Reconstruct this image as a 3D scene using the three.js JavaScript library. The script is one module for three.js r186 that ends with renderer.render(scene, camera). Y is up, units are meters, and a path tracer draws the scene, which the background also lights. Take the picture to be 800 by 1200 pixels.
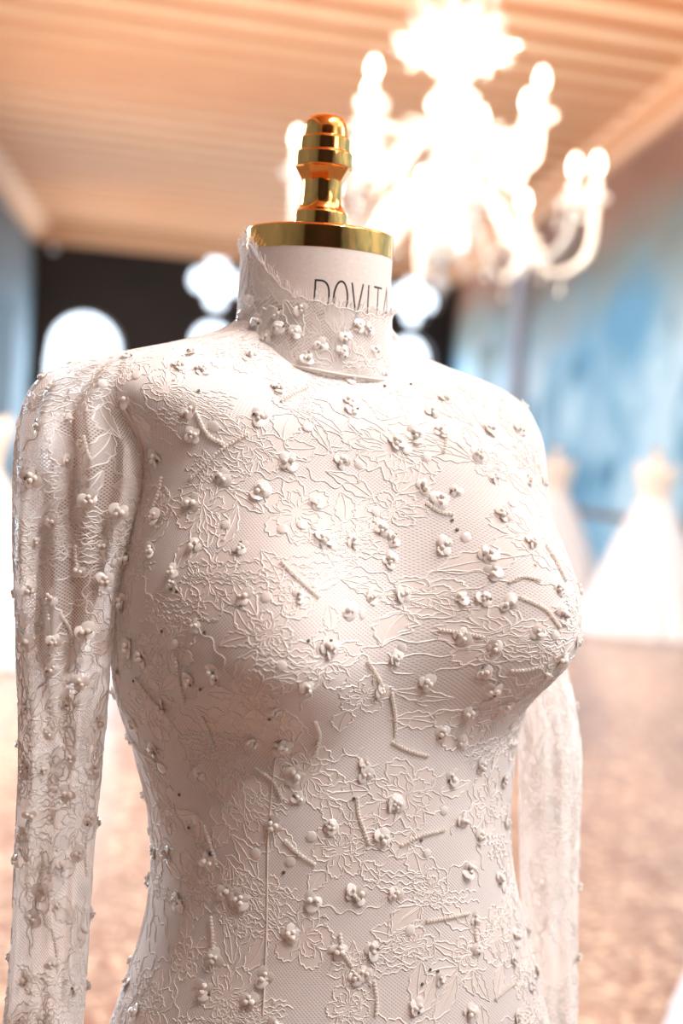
import * as THREE from 'three';
import { mergeGeometries } from 'three/addons/utils/BufferGeometryUtils.js';
import { RectAreaLightUniformsLib } from 'three/addons/lights/RectAreaLightUniformsLib.js';
RectAreaLightUniformsLib.init();

// ------------------------------------------------------------------ camera, sky, lights, exposure
const scene = new THREE.Scene();
const camera = new THREE.PerspectiveCamera(2 * Math.atan(600 / 1800) * 180 / Math.PI, 800 / 1200, 0.05, 200);
camera.position.set(0, 1.35, 1.3);
camera.rotation.order = 'YXZ';
camera.rotation.set(THREE.MathUtils.degToRad(-1.9), 0, THREE.MathUtils.degToRad(3.5));
camera.focus = 1.19;
camera.userData.fStop = 3.2;
camera.updateMatrixWorld(true);
scene.background = new THREE.Color(3.2, 3.7, 4.2);          // bright overcast daylight outside the windows
const renderer = new THREE.WebGLRenderer();
renderer.toneMapping = THREE.LinearToneMapping;
renderer.toneMappingExposure = 1.0;
renderer.shadowMap.enabled = true;
const KEY = 2, SIDE = 4, LEFT = 26, BULB = 6, ADDEDBULB = 2.9, FARWIN = 55;
function areaLight(name, color, intensity, w, h, at, towards) {
  const l = new THREE.RectAreaLight(color, intensity, w, h);
  l.name = name; l.position.set(...at); l.lookAt(...towards); scene.add(l);
  return l;
}

// ------------------------------------------------------------------ helpers
const V = (x, y, z) => new THREE.Vector3(x, y, z);
function rng(seed) { let a = seed >>> 0; return () => { a = (a + 0x6d2b79f5) | 0; let t = Math.imul(a ^ (a >>> 15), 1 | a); t = (t + Math.imul(t ^ (t >>> 7), 61 | t)) ^ t; return ((t ^ (t >>> 14)) >>> 0) / 4294967296; }; }
const used = {};
function numbered(n) { if (used[n] === undefined) { used[n] = 0; return n; } used[n]++; return n + '_' + String(used[n]).padStart(3, '0'); }
function thing(name, label, category, pos = [0, 0, 0], turn = 0, group) {
  const o = new THREE.Group(); o.name = numbered(name); scene.add(o); o.position.set(...pos); o.rotation.y = turn;
  o.userData = { label, category }; if (group) o.userData.group = group;
  return o;
}
function part(name, geo, mat, parent, extra) {
  const m = new THREE.Mesh(geo, mat); m.name = numbered(name); m.castShadow = m.receiveShadow = true; parent.add(m);
  if (extra) Object.assign(m.userData, extra);
  return m;
}
function structure(name, geo, mat, parent = scene) { const m = part(name, geo, mat, parent); m.userData.kind = 'structure'; return m; }
const box = (w, h, d, x = 0, y = 0, z = 0) => new THREE.BoxGeometry(w, h, d).translate(x, y, z);
function merge(list) { return mergeGeometries(list.map((g) => { const n = g.index ? g.toNonIndexed() : g; for (const k of Object.keys(n.attributes)) if (!['position', 'normal', 'uv'].includes(k)) n.deleteAttribute(k); return n; })); }
function oriented(g) {        // faces wound to agree with the vertex normals
  const p = g.attributes.position, n = g.attributes.normal, ix = g.index; let votes = 0; const a = V(), b = V(), c = V(), m = V();
  for (let k = 0; k < ix.count; k += 3 * Math.max(1, Math.floor(ix.count / 1500))) { a.fromBufferAttribute(p, ix.getX(k)); b.fromBufferAttribute(p, ix.getX(k + 1)); c.fromBufferAttribute(p, ix.getX(k + 2)); m.fromBufferAttribute(n, ix.getX(k)); votes += b.sub(a).cross(c.sub(a)).dot(m) > 0 ? 1 : -1; }
  if (votes < 0) for (let k = 0; k < ix.count; k += 3) { const t = ix.getX(k); ix.setX(k, ix.getX(k + 1)); ix.setX(k + 1, t); }
  return g;
}
const lathe = (pts, seg = 32) => new THREE.LatheGeometry(pts.map(([r, y]) => new THREE.Vector2(r, y)), seg);
function tube(pts, r, seg = 24, rs = 6, closed = false) { return new THREE.TubeGeometry(new THREE.CatmullRomCurve3(pts, closed), seg, r, rs, closed); }
// value noise on a periodic lattice
function makeNoise(seed) {
  const r = rng(seed), N = 256, g = new Float32Array(N * N); for (let i = 0; i < N * N; i++) g[i] = r();
  return (x, y, p = 256) => {
    const xi = Math.floor(x), yi = Math.floor(y), fx = x - xi, fy = y - yi, sx = fx * fx * (3 - 2 * fx), sy = fy * fy * (3 - 2 * fy);
    const w = (n) => ((n % p) + p) % p, at = (a, b) => g[w(b) * N + w(a)];
    const a = at(xi, yi), b = at(xi + 1, yi), c = at(xi, yi + 1), d = at(xi + 1, yi + 1);
    return a + (b - a) * sx + (c - a) * sy + (a - b - c + d) * sx * sy;
  };
}
const noise = makeNoise(7);
const fbm = (x, y, p, o = 4) => { let s = 0, a = 0.5, t = 0; for (let i = 0; i < o; i++) { s += a * noise(x, y, p); t += a; x *= 2; y *= 2; p *= 2; a *= 0.5; } return s / t; };
function dataTex(w, h, f, srgb = true) {
  const d = new Uint8Array(w * h * 4);
  for (let y = 0; y < h; y++) for (let x = 0; x < w; x++) { const c = f(x / w, y / h), i = (y * w + x) * 4; d[i] = c[0] * 255; d[i + 1] = c[1] * 255; d[i + 2] = c[2] * 255; d[i + 3] = 255; }
  const t = new THREE.DataTexture(d, w, h); t.wrapS = t.wrapT = THREE.RepeatWrapping; t.magFilter = THREE.LinearFilter; t.minFilter = THREE.LinearFilter;
  if (srgb) t.colorSpace = THREE.SRGBColorSpace; t.needsUpdate = true; return t;
}
const lerp = (a, b, t) => a + (b - a) * t, clamp = (x, a = 0, b = 1) => Math.min(b, Math.max(a, x));
const mix3 = (a, b, t) => [lerp(a[0], b[0], t), lerp(a[1], b[1], t), lerp(a[2], b[2], t)];
const std = (o) => new THREE.MeshStandardMaterial(o), phys = (o) => new THREE.MeshPhysicalMaterial(o);

// ------------------------------------------------------------------ materials of the room
const terrazzoTex = dataTex(1024, 1024, (u, v) => {
  let c = mix3([0.65, 0.54, 0.46], [0.54, 0.39, 0.30], fbm(u * 12, v * 12, 12));
  const chip = noise(u * 110, v * 110, 110), chip2 = noise(u * 60 + 31, v * 60 + 7, 60);
  if (chip > 0.72) c = mix3(c, [0.95, 0.82, 0.70], 0.8);
  if (chip2 < 0.2) c = mix3(c, [0.50, 0.25, 0.14], 0.7);
  if (chip2 > 0.84) c = mix3(c, [0.96, 0.86, 0.76], 0.7);
  return c;
});
terrazzoTex.repeat.set(1 / 2.2, 1 / 2.2);
const frescoTex = dataTex(1024, 512, (u, v) => {       // v 0 floor .. 1 ceiling; faded wall painting
  const n = fbm(u * 8, v * 5, 8, 5), m = fbm(u * 20 + 5, v * 8 + 3, 20, 4), q = fbm(u * 5 + 9, v * 3 + 1, 5, 3);
  let c = mix3([0.40, 0.61, 0.73], [0.72, 0.83, 0.88], clamp((n - 0.32) * 2.6));
  c = mix3(c, [0.24, 0.45, 0.57], clamp((m - 0.55) * 4));
  c = mix3(c, [0.78, 0.84, 0.88], clamp((q - 0.62) * 5) * 0.8);
  const top = clamp((v + 0.22 * (n - 0.5) - 0.54) * 5);
  c = mix3(c, mix3([0.42, 0.46, 0.44], [0.55, 0.54, 0.50], m), top);
  const top2 = clamp((v + 0.16 * (q - 0.5) - 0.72) * 8);
  return mix3(c, mix3([0.44, 0.29, 0.21], [0.66, 0.47, 0.38], n), top2);
});
const leftTex = dataTex(512, 512, (u, v) => mix3(mix3([0.34, 0.42, 0.46], [0.55, 0.62, 0.66], fbm(u * 8, v * 6, 8)), [0.40, 0.36, 0.33], clamp((v - 0.7) * 3)));
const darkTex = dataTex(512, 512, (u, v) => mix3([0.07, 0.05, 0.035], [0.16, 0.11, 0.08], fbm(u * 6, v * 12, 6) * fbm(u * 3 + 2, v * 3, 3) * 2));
const woodTex = dataTex(512, 512, (u, v) => mix3([1.0, 0.90, 0.79], [0.95, 0.80, 0.65], fbm(u * 4, v * 48, 4, 5)));
const M = {
  floor: phys({ map: terrazzoTex, roughness: 0.34, clearcoat: 0.5, clearcoatRoughness: 0.22 }),
  fresco: std({ map: frescoTex, roughness: 0.9 }), left: std({ map: leftTex, roughness: 0.9 }), dark: std({ map: darkTex, roughness: 0.75 }),
  beam: std({ map: woodTex, roughness: 0.7 }), shadedPanel: std({ map: woodTex, color: 0x8a5226, roughness: 0.8 }),  // ceiling between the beams darkened to stand in for shadow in the gaps
  shadedUnderside: std({ map: woodTex, color: 0xcc8a50, roughness: 0.75 }),  // beam bottoms coloured darker in place of shade
  cornice: std({ map: woodTex, color: 0xeed6c4, roughness: 0.75 }), plaster: std({ color: 0xb99f88, roughness: 0.9 }), stone: std({ color: 0xa6a7b2, roughness: 0.8 }),
  glass: phys({ color: 0xffffff, transmission: 1, thickness: 0, roughness: 0.03, ior: 1.45 }), lead: std({ color: 0x3a3834, roughness: 0.6, metalness: 0.4 }),
  rail: std({ color: 0x6b3d25, roughness: 0.5 }), gold: std({ color: new THREE.Color(0.95, 0.49, 0.15), metalness: 1, roughness: 0.11 }),
  murano: phys({ color: new THREE.Color(0.56, 0.54, 0.52), roughness: 0.3, transmission: 0.5, thickness: 0, clearcoat: 0.6 }),
  bulb: std({ color: 0xffffff, emissive: new THREE.Color(1, 0.86, 0.66), emissiveIntensity: 9 }),
  white: std({ color: 0xe8e4e2, roughness: 0.8 }), black: std({ color: 0x111111, roughness: 0.5, metalness: 0.6 }),
};

// ------------------------------------------------------------------ the hall
const H = 5.4, ZN = 7, ZF = -27;
const LW = [V(-2.77, 0, ZN), V(-5.9, 0, -27)], RW = [V(4.84, 0, ZN), V(2.05, 0, -29.7)];
const lerpZ = (W, z) => lerp(W[0].x, W[1].x, (z - W[0].z) / (W[1].z - W[0].z));
const FW = [V(-5.9, 0, -27), V(2.05, 0, -29.7)];
// a wall along A-B seen from inside (left to right), s measured from A, with real holes cut through it
function wall(name, A, B, mat, holes, texW, th = 0.35) {
  const L = A.distanceTo(B), sh = new THREE.Shape([new THREE.Vector2(-0.3, 0), new THREE.Vector2(L + 0.3, 0), new THREE.Vector2(L + 0.3, H + 0.4), new THREE.Vector2(-0.3, H + 0.4)]);
  holes.forEach((h) => sh.holes.push(h));
  const g = new THREE.ExtrudeGeometry(sh, { depth: th, bevelEnabled: false, curveSegments: 16 }).translate(0, 0, -th);
  const uv = g.attributes.uv, p = g.attributes.position; for (let i = 0; i < uv.count; i++) uv.setXY(i, p.getX(i) / texW, p.getY(i) / H);
  const m = structure(name, g, mat); m.position.copy(A); m.rotation.y = Math.atan2(-(B.z - A.z), B.x - A.x);
  m.updateMatrixWorld(true); return m;
}
function archPath(cx, w, y0, y1) { const p = new THREE.Path(), r = w / 2; p.moveTo(cx - r, y0); p.lineTo(cx + r, y0); p.lineTo(cx + r, y1 - r); p.absarc(cx, y1 - r, r, 0, Math.PI, false); p.lineTo(cx - r, y0); return p; }
function rectPath(cx, w, y0, y1) { const p = new THREE.Path(), r = w / 2; p.moveTo(cx - r, y0); p.lineTo(cx + r, y0); p.lineTo(cx + r, y1); p.lineTo(cx - r, y1); p.lineTo(cx - r, y0); return p; }
function foilPath(cx, cy, R) { const p = new THREE.Path(), r = R * 0.46, d = R * 0.6, a = 1.955; [0, 1, 2, 3].forEach((i) => { const q = i * Math.PI / 2; p.absarc(cx + d * Math.cos(q), cy + d * Math.sin(q), r, q - a, q + a, false); }); p.closePath(); return p; }
let windowNo = 0;
function windowIn(w, path, bars) {         // glass pane, stone surround and glazing bars set in a hole
  const g = new THREE.Group(); g.name = 'window_' + (++windowNo); g.userData.kind = 'structure'; scene.add(g); g.position.copy(w.position); g.rotation.copy(w.rotation);
  const pts = path.getPoints(16);
  part('window_pane', new THREE.ShapeGeometry(new THREE.Shape(pts)).translate(0, 0, -0.2), M.glass, g);
  part('window_frame', tube(pts.slice(0, -1).map((p) => V(p.x, p.y, -0.03)), 0.035, 90, 6, true), M.stone, g);
  for (const [x0, y0, x1, y1] of bars) part('glazing_bar', tube([V(x0, y0, -0.17), V((x0 + x1) / 2, (y0 + y1) / 2, -0.17), V(x1, y1, -0.17)], 0.014, 2, 5), M.lead, g);
  return g;
}
{ const sh = new THREE.Shape([[-7.5, -8], [6, -8], [6, 31], [-7.5, 31]].map(([x, y]) => new THREE.Vector2(x, y)));   // floor as one slab, uv in metres
  structure('floor', new THREE.ExtrudeGeometry(sh, { depth: 0.2, bevelEnabled: false }).rotateX(-Math.PI / 2).translate(0, -0.2, 0), M.floor);
}
const foil1 = foilPath(3.46, 4.62, 0.52), foil2 = foilPath(7.5, 4.66, 0.52), archA = archPath(1.02, 1.36, 0.9, 3.8), archC = archPath(3.45, 0.9, 0.9, 3.86), archE = archPath(7.5, 0.9, 0.9, 3.92), archD = archPath(5.5, 0.9, 0.9, 3.86);
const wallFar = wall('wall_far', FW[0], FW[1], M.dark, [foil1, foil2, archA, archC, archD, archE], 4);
windowIn(wallFar, archA, [[1.02, 0.95, 1.02, 3.75], [0.36, 2.1, 1.68, 2.1]]);
for (const [a, c] of [[archC, 3.45], [archD, 5.5], [archE, 7.5]]) windowIn(wallFar, a, [[c, 0.95, c, 3.8], [c - 0.43, 2.2, c + 0.43, 2.2]]);
windowIn(wallFar, foil1, []); windowIn(wallFar, foil2, []);
const LL = LW[0].distanceTo(LW[1]), RL = RW[0].distanceTo(RW[1]);
const leftWin = rectPath(LL - 3.6, 1.5, 1.6, 3.7), leftNear = rectPath(11.5, 1.8, 0.9, 3.9);
const addedMidWin = rectPath(22, 2.3, 0.8, 3.1);  // unseen window, added to light the painted wall and the gowns
const wallLeft = wall('wall_left', LW[0], LW[1], M.left, [leftWin, leftNear, addedMidWin], 9);
windowIn(wallLeft, leftWin, [[LL - 3.6, 1.65, LL - 3.6, 3.65], [LL - 4.3, 2.6, LL - 2.9, 2.6]]);
windowIn(wallLeft, leftNear, [[11.5, 0.95, 11.5, 3.85], [10.65, 2.4, 12.35, 2.4]]);
windowIn(wallLeft, addedMidWin, [[22, 0.85, 22, 3.05], [20.85, 2, 23.15, 2]]);
const kS = RL - 3.6, sS = RL - 8.3, pS = RL - 32.6;
const addedKeyWin = rectPath(kS, 2.4, 3.2, 4.95), addedSideWin = rectPath(sS, 1.6, 3.2, 4.95), farPatch = rectPath(pS, 1.6, 2.7, 3.55);  // key and side windows are unseen, added as light on the dress
const wallRight = wall('wall_right', RW[1], RW[0], M.fresco, [addedKeyWin, addedSideWin, farPatch], 14);
windowIn(wallRight, addedKeyWin, [[kS, 3.2, kS, 4.95]]); windowIn(wallRight, addedSideWin, [[sS, 3.2, sS, 4.95]]); windowIn(wallRight, farPatch, []);
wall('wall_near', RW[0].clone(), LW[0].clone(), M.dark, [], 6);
function onWall(w, s, y, z) { return V(s, y, z).applyMatrix4(w.matrixWorld); }
function winLight(name, w, s, y, width, height, color, I) { const a = onWall(w, s, y, 0.06), b = onWall(w, s, y, 1); areaLight(name, color, I, width, height, a.toArray(), b.toArray()); }
winLight('window_daylight', wallRight, kS, 4.08, 2.3, 1.7, new THREE.Color(1, 0.95, 0.92), KEY);  // light of the added key window
winLight('window_daylight', wallRight, sS, 4.08, 1.5, 1.7, new THREE.Color(1, 0.93, 0.88), SIDE);  // light of the added side window
winLight('window_daylight', wallLeft, 11.5, 2.4, 1.7, 2.9, new THREE.Color(0.72, 0.86, 1), LEFT);
winLight('window_daylight', wallLeft, LL - 3.6, 2.65, 1.4, 2.0, new THREE.Color(0.78, 0.9, 1), FARWIN * 0.4);
winLight('window_daylight', wallLeft, 22, 1.9, 2.2, 2.0, new THREE.Color(0.84, 0.93, 1), FARWIN * 0.55);  // light of the added middle window, aimed at the wall opposite
winLight('window_daylight', wallFar, 1.02, 2.3, 1.3, 2.6, new THREE.Color(0.7, 0.86, 1), FARWIN * 0.3);
winLight('window_daylight', wallFar, 5.5, 2.3, 4.0, 2.4, new THREE.Color(0.7, 0.86, 1), FARWIN * 0.2);

// ceiling: panels between skewed beams, each beam its own piece
const skew = THREE.MathUtils.degToRad(19), bd = V(Math.cos(skew), 0, -Math.sin(skew));
const ceiling = structure('ceiling', box(16, 0.2, 42, 0, H + 0.3, -11.5), M.shadedPanel);
function cut(z0) {   // where the line x -> z0 - x tan(skew) meets the two walls
  const hit = (W) => { const k = (W[1].x - W[0].x) / (W[1].z - W[0].z), t = Math.tan(skew); const x = (W[0].x + k * (z0 - W[0].z)) / (1 + k * t); return V(x, 0, z0 - x * t); };
  return [hit(LW), hit(RW)];
}
for (let i = 0, z = 5; z > -29; z -= 0.75, i++) {
  const [a, b] = cut(z); if (b.z < -29.2 || a.z > ZN - 0.2 || b.z > ZN) continue;
  const L = a.distanceTo(b) - 0.1, g = new THREE.BoxGeometry(L, 0.3, 0.30), uv = g.attributes.uv;
  for (let k = 0; k < uv.count; k++) uv.setXY(k, uv.getX(k) * L / 2 + i * 0.37, uv.getY(k) * 0.25 + i * 0.21);
  const m = part('beam', g, [M.beam, M.beam, M.beam, M.shadedUnderside, M.beam, M.beam], ceiling); m.position.set((a.x + b.x) / 2, H + 0.05, (a.z + b.z) / 2); m.rotation.y = skew;
}
let trimNo = 0;
function trim(A, B, y, h, d, mat, blocks) {      // a moulding along a wall, with dentil blocks
  const L = A.distanceTo(B), g = new THREE.Group(); g.name = 'trim_' + (++trimNo); g.userData.kind = 'structure'; scene.add(g); g.position.copy(A); g.rotation.y = Math.atan2(-(B.z - A.z), B.x - A.x);
  const prof = new THREE.Shape([[0, 0], [d * 0.35, 0], [d * 0.45, h * 0.3], [d * 0.8, h * 0.6], [d, h * 0.75], [d, h], [0, h]].map(([x, yy]) => new THREE.Vector2(x, yy)));
  const e = new THREE.ExtrudeGeometry(prof, { depth: L, bevelEnabled: false }).rotateY(-Math.PI / 2).scale(-1, 1, 1); e.rotateY(0);
  // extrude runs along z; turned so that it runs along +x with its face towards +z
  const p = e.attributes.position, q = e.attributes.normal; for (let i = 0; i < p.count; i++) { p.setX(i, p.getX(i)); }
  const idx = e.index ? null : e; if (idx) { const arr = p.array; for (let i = 0; i < arr.length; i += 9) for (let c = 0; c < 3; c++) { const t = arr[i + 3 + c]; arr[i + 3 + c] = arr[i + 6 + c]; arr[i + 6 + c] = t; } }
  e.computeVertexNormals(); part('moulding', e.translate(0, y, 0), mat, g);
  if (blocks) { const bg = box(0.12, h * 0.4, d * 0.35); for (let s = 0.2; s < L; s += blocks) { const m = part('block', bg, mat, g); m.position.set(s, y + h * 0.42, d * 0.72); } }
  return g;
}
trim(LW[0], LW[1], H - 0.38, 0.38, 0.3, M.cornice); trim(FW[0], FW[1], H - 0.38, 0.38, 0.3, M.cornice, 0.3); trim(RW[1], RW[0], H - 0.38, 0.38, 0.3, M.cornice, 0.3);
trim(RW[1], onWall(wallRight, RL - 11, 0, 0), 0.86, 0.09, 0.07, M.rail);
for (const s of [RL - 29.3]) { const m = structure('column_pilaster', box(0.5, H - 0.45, 0.16, 0, (H - 0.45) / 2, 0.08), M.stone); m.position.copy(onWall(wallRight, s, 0, 0)); m.rotation.copy(wallRight.rotation); }
{ const t = thing('spotlight', 'small round white spotlight under the cornice in the far left corner', 'spotlight', onWall(wallFar, 0.3, 4.9, 0).toArray(), wallFar.rotation.y);
  part('bracket', box(0.03, 0.03, 0.16, 0, 0.02, 0.08), M.black, t); part('lamp_head', new THREE.SphereGeometry(0.075, 18, 12).translate(0, 0, 0.2), M.white, t);
}

// ------------------------------------------------------------------ the dress: its surface as a function of height and turn
const PSI = THREE.MathUtils.degToRad(28), CP = Math.cos(PSI), SP = Math.sin(PSI);
// [height, centre x, centre z, half width, half depth, roundness]
const ROWS = [
  [1.472, -0.032, -0.016, 0.062, 0.058, 2.0], [1.466, -0.0318, -0.018, 0.068, 0.056, 2.0], [1.460, -0.031, -0.022, 0.076, 0.054, 2.0], [1.452, -0.034, -0.027, 0.088, 0.054, 2.05],
  [1.440, -0.0335, -0.028, 0.125, 0.058, 2.15], [1.425, -0.0303, -0.025, 0.1785, 0.069, 2.25], [1.41, -0.0245, -0.0205, 0.199, 0.081, 2.3], [1.395, -0.0200, -0.017, 0.2045, 0.090, 2.3], [1.375, -0.0085, -0.0141, 0.1985, 0.0960, 2.3],
  [1.35, 0.0011, -0.0121, 0.1893, 0.0985, 2.3], [1.325, 0.0036, -0.011, 0.1867, 0.1015, 2.3], [1.3, 0.0021, -0.01, 0.1872, 0.105, 2.3],
  [1.25, -0.0029, -0.0083, 0.189, 0.110, 2.28], [1.2, -0.006, -0.0067, 0.1874, 0.1145, 2.25], [1.15, -0.0052, -0.005, 0.1811, 0.118, 2.22], [1.1, 0.0013, -0.0033, 0.1682, 0.1195, 2.2],
  [1.05, 0.0077, -0.0017, 0.1589, 0.1205, 2.2], [1.0, 0.0139, 0, 0.1592, 0.1224, 2.2], [0.95, 0.0193, 0, 0.1702, 0.1277, 2.2], [0.9, 0.0206, 0, 0.1855, 0.1357, 2.2], [0.85, 0.0212, 0, 0.2006, 0.1439, 2.2],
  [0.8, 0.0225, 0, 0.2138, 0.1522, 2.2], [0.7, 0.0267, 0, 0.2271, 0.159, 2.2], [0.55, 0.034, 0, 0.2204, 0.155, 2.2], [0.4, 0.035, 0, 0.232, 0.175, 2.2], [0.2, 0.035, 0, 0.285, 0.245, 2.1], [0.01, 0.035, 0, 0.36, 0.33, 2.05],
];
function cat(t, k) { const n = ROWS.length - 1, i = Math.min(n - 1, Math.max(0, Math.floor(t))), f = t - i, p = (j) => ROWS[Math.min(n, Math.max(0, j))][k], a = p(i - 1), b = p(i), c = p(i + 1), d = p(i + 2);
  return b + 0.5 * f * (c - a + f * (2 * a - 5 * b + 4 * c - d + f * (3 * (b - c) + d - a))); }
const spow = (x, n) => Math.sign(x) * Math.pow(Math.abs(x), 2 / n);
const BUST = [[0.090, 1.222, 0.062, 0.62, 0.074, 0.100, 0.066], [-0.093, 1.203, 0.064, 0.42, 0.070, 0.092, 0.056]];
function S(t, ph, out = V()) {
  const Y = cat(t, 0), a = cat(t, 3), b = cat(t, 4), n = cat(t, 5);
  let x = a * spow(Math.cos(ph), n), z = b * spow(Math.sin(ph), n), dx = 0, dz = 0;
  const front = clamp((z + 0.01) / 0.07); 
  for (const [bx, by, h, lat, wx, wu, wd] of BUST) { const ux = (x - bx) / wx, uy = (Y - by) / (Y > by ? wu : wd), e = h * Math.exp(-Math.pow(ux * ux + uy * uy, 1.25)) * front * front * (3 - 2 * front); dx += e * lat * Math.sign(bx); dz += e; }
  const fold = Y < 0.6 ? (0.6 - Y) * 0.03 * Math.sin(9 * ph) : 0;   // gentle folds near the hem
  x += dx + fold * Math.cos(ph); z += dz + fold * Math.sin(ph);
  return out.set(cat(t, 1) + x * CP + z * SP, Y, cat(t, 2) - x * SP + z * CP);
}
// sampled surface with arc-length coordinates
function sampled(f, nu, nv, t0, t1, closed, uWidth) {
  const P = new Float32Array((nu + 1) * (nv + 1) * 3), N = new Float32Array(P.length), vlen = new Float32Array(nv + 1), p = V();
  for (let j = 0; j <= nv; j++) for (let i = 0; i <= nu; i++) { f(lerp(t0, t1, j / nv), i / nu * 2 * Math.PI, p); p.toArray(P, (j * (nu + 1) + i) * 3); }
  const at = (i, j) => V().fromArray(P, (j * (nu + 1) + i) * 3);
  for (let j = 1; j <= nv; j++) { let s = 0; for (let i = 0; i < 8; i++) s += at(Math.floor(nu * (0.1 + i * 0.05)), j).distanceTo(at(Math.floor(nu * (0.1 + i * 0.05)), j - 1)); vlen[j] = vlen[j - 1] + s / 8; }
  for (let j = 0; j <= nv; j++) for (let i = 0; i <= nu; i++) {
    const a = at((i + 1) % nu, j).sub(at((i - 1 + nu) % nu, j)), b = at(i, Math.min(nv, j + 1)).sub(at(i, Math.max(0, j - 1)));
    a.cross(b).normalize().negate().toArray(N, (j * (nu + 1) + i) * 3);
  }
  const o = { P, N, nu, nv, vlen, uWidth, V1: vlen[nv] };
  o.geo = (j0 = 0, j1 = nv) => {
    const w = nu + 1, g = new THREE.BufferGeometry(), uv = new Float32Array(w * (j1 - j0 + 1) * 2), idx = [];
    for (let j = j0; j <= j1; j++) for (let i = 0; i < w; i++) { uv[((j - j0) * w + i) * 2] = i / nu * uWidth; uv[((j - j0) * w + i) * 2 + 1] = -vlen[j]; }
    for (let j = 0; j < j1 - j0; j++) for (let i = 0; i < nu; i++) { const a = j * w + i; idx.push(a, a + 1, a + w, a + 1, a + w + 1, a + w); }
    g.setAttribute('position', new THREE.BufferAttribute(P.slice(j0 * w * 3, (j1 + 1) * w * 3), 3)); g.setAttribute('normal', new THREE.BufferAttribute(N.slice(j0 * w * 3, (j1 + 1) * w * 3), 3));
    g.setAttribute('uv', new THREE.BufferAttribute(uv, 2)); g.setIndex(idx); return oriented(g);
  };
  o.jAt = (v) => { let lo = 0, hi = nv; while (hi - lo > 1) { const m = (lo + hi) >> 1; vlen[m] > v ? hi = m : lo = m; } return lo + clamp((v - vlen[lo]) / (vlen[hi] - vlen[lo] || 1)); };
  o.at = (u, v, lift, out, nrm) => {         // u, v in metres on the cloth
    const fi = (((u / uWidth) % 1) + 1) % 1 * nu, fj = o.jAt(v), i = Math.min(nu - 1, Math.floor(fi)), j = Math.min(nv - 1, Math.floor(fj)), x = fi - i, y = fj - j, w = nu + 1;
    const k = [(j * w + i) * 3, (j * w + i + 1) * 3, ((j + 1) * w + i) * 3, ((j + 1) * w + i + 1) * 3], q = [(1 - x) * (1 - y), x * (1 - y), (1 - x) * y, x * y];
    let px = 0, py = 0, pz = 0, nx = 0, ny = 0, nz = 0; for (let c = 0; c < 4; c++) { px += P[k[c]] * q[c]; py += P[k[c] + 1] * q[c]; pz += P[k[c] + 2] * q[c]; nx += N[k[c]] * q[c]; ny += N[k[c] + 1] * q[c]; nz += N[k[c] + 2] * q[c]; }
    const l = Math.hypot(nx, ny, nz) || 1; if (nrm) nrm.set(nx / l, ny / l, nz / l); return out.set(px + nx / l * lift, py + ny / l * lift, pz + nz / l * lift);
  };
  return o;
}
const body = sampled(S, 260, 300, 0, ROWS.length - 1, true, 1.0);
let jHip = 0; while (body.P[jHip * 261 * 3 + 1] > 0.8) jHip++;

// sleeves: rows of [height, left edge, right edge, centre z, half depth]
function sleeveFn(rows, phase, amp) {
  const g = (t, k) => { const n = rows.length - 1, i = Math.min(n - 1, Math.floor(t)), f = t - i, p = (j) => rows[Math.min(n, Math.max(0, j))][k], a = p(i - 1), b = p(i), c = p(i + 1), d = p(i + 2); return b + 0.5 * f * (c - a + f * (2 * a - 5 * b + 4 * c - d + f * (3 * (b - c) + d - a))); };
  return (t, ph, out) => {
    const Y = g(t, 0), l = g(t, 1), r = g(t, 2), cz = g(t, 3), d = g(t, 4), w = (r - l) / 2;
    const fold = amp * (0.55 * Math.sin(3 * ph + phase + Y * 5) + 0.45 * Math.sin(7 * ph + Y * 23) + 0.35 * Math.sin(11 * ph - Y * 14 + phase)) * clamp((t - 0.3) / 1.2), k = 1 + fold * Math.abs(Math.sin(ph));
    return out.set((l + r) / 2 + w * spow(Math.cos(ph), 2) , Y + 0.004 * Math.sin(ph * 2) * clamp(t), cz + d * k * spow(Math.sin(ph), 1.9) + 0.25 * fold * d);
  };
}
const NEAR = [[1.422, -0.196, -0.182, 0.050, 0.006], [1.418, -0.216, -0.168, 0.055, 0.030], [1.409, -0.238, -0.162, 0.060, 0.044], [1.397, -0.2525, -0.160, 0.063, 0.050], [1.375, -0.2605, -0.170, 0.065, 0.054], [1.345, -0.2632, -0.160, 0.068, 0.056], [1.311, -0.2626, -0.160, 0.070, 0.053], [1.267, -0.2607, -0.168, 0.070, 0.047], [1.223, -0.2567, -0.1745, 0.070, 0.041], [1.178, -0.2527, -0.1778, 0.07, 0.037], [1.134, -0.2487, -0.1787, 0.07, 0.035], [1.09, -0.2464, -0.1804, 0.07, 0.034], [1.045, -0.2455, -0.1819, 0.072, 0.032], [1.0, -0.2447, -0.1825, 0.074, 0.031], [0.957, -0.2437, -0.1823, 0.076, 0.03], [0.912, -0.2444, -0.1823, 0.078, 0.03], [0.868, -0.2464, -0.1824, 0.08, 0.03], [0.82, -0.2477, -0.1821, 0.082, 0.03], [0.78, -0.249, -0.182, 0.084, 0.031]];
const FAR = [[1.4, 0.145, 0.150, -0.11, 0.006], [1.392, 0.138, 0.170, -0.11, 0.028], [1.37, 0.137, 0.179, -0.115, 0.04], [1.3, 0.145, 0.186, -0.125, 0.042], [1.2, 0.16, 0.209, -0.125, 0.036], [1.107, 0.176, 0.2335, -0.12, 0.033], [1.011, 0.184, 0.239, -0.118, 0.031], [0.914, 0.192, 0.2435, -0.115, 0.03], [0.818, 0.199, 0.249, -0.112, 0.03], [0.75, 0.204, 0.252, -0.11, 0.03]];
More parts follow.
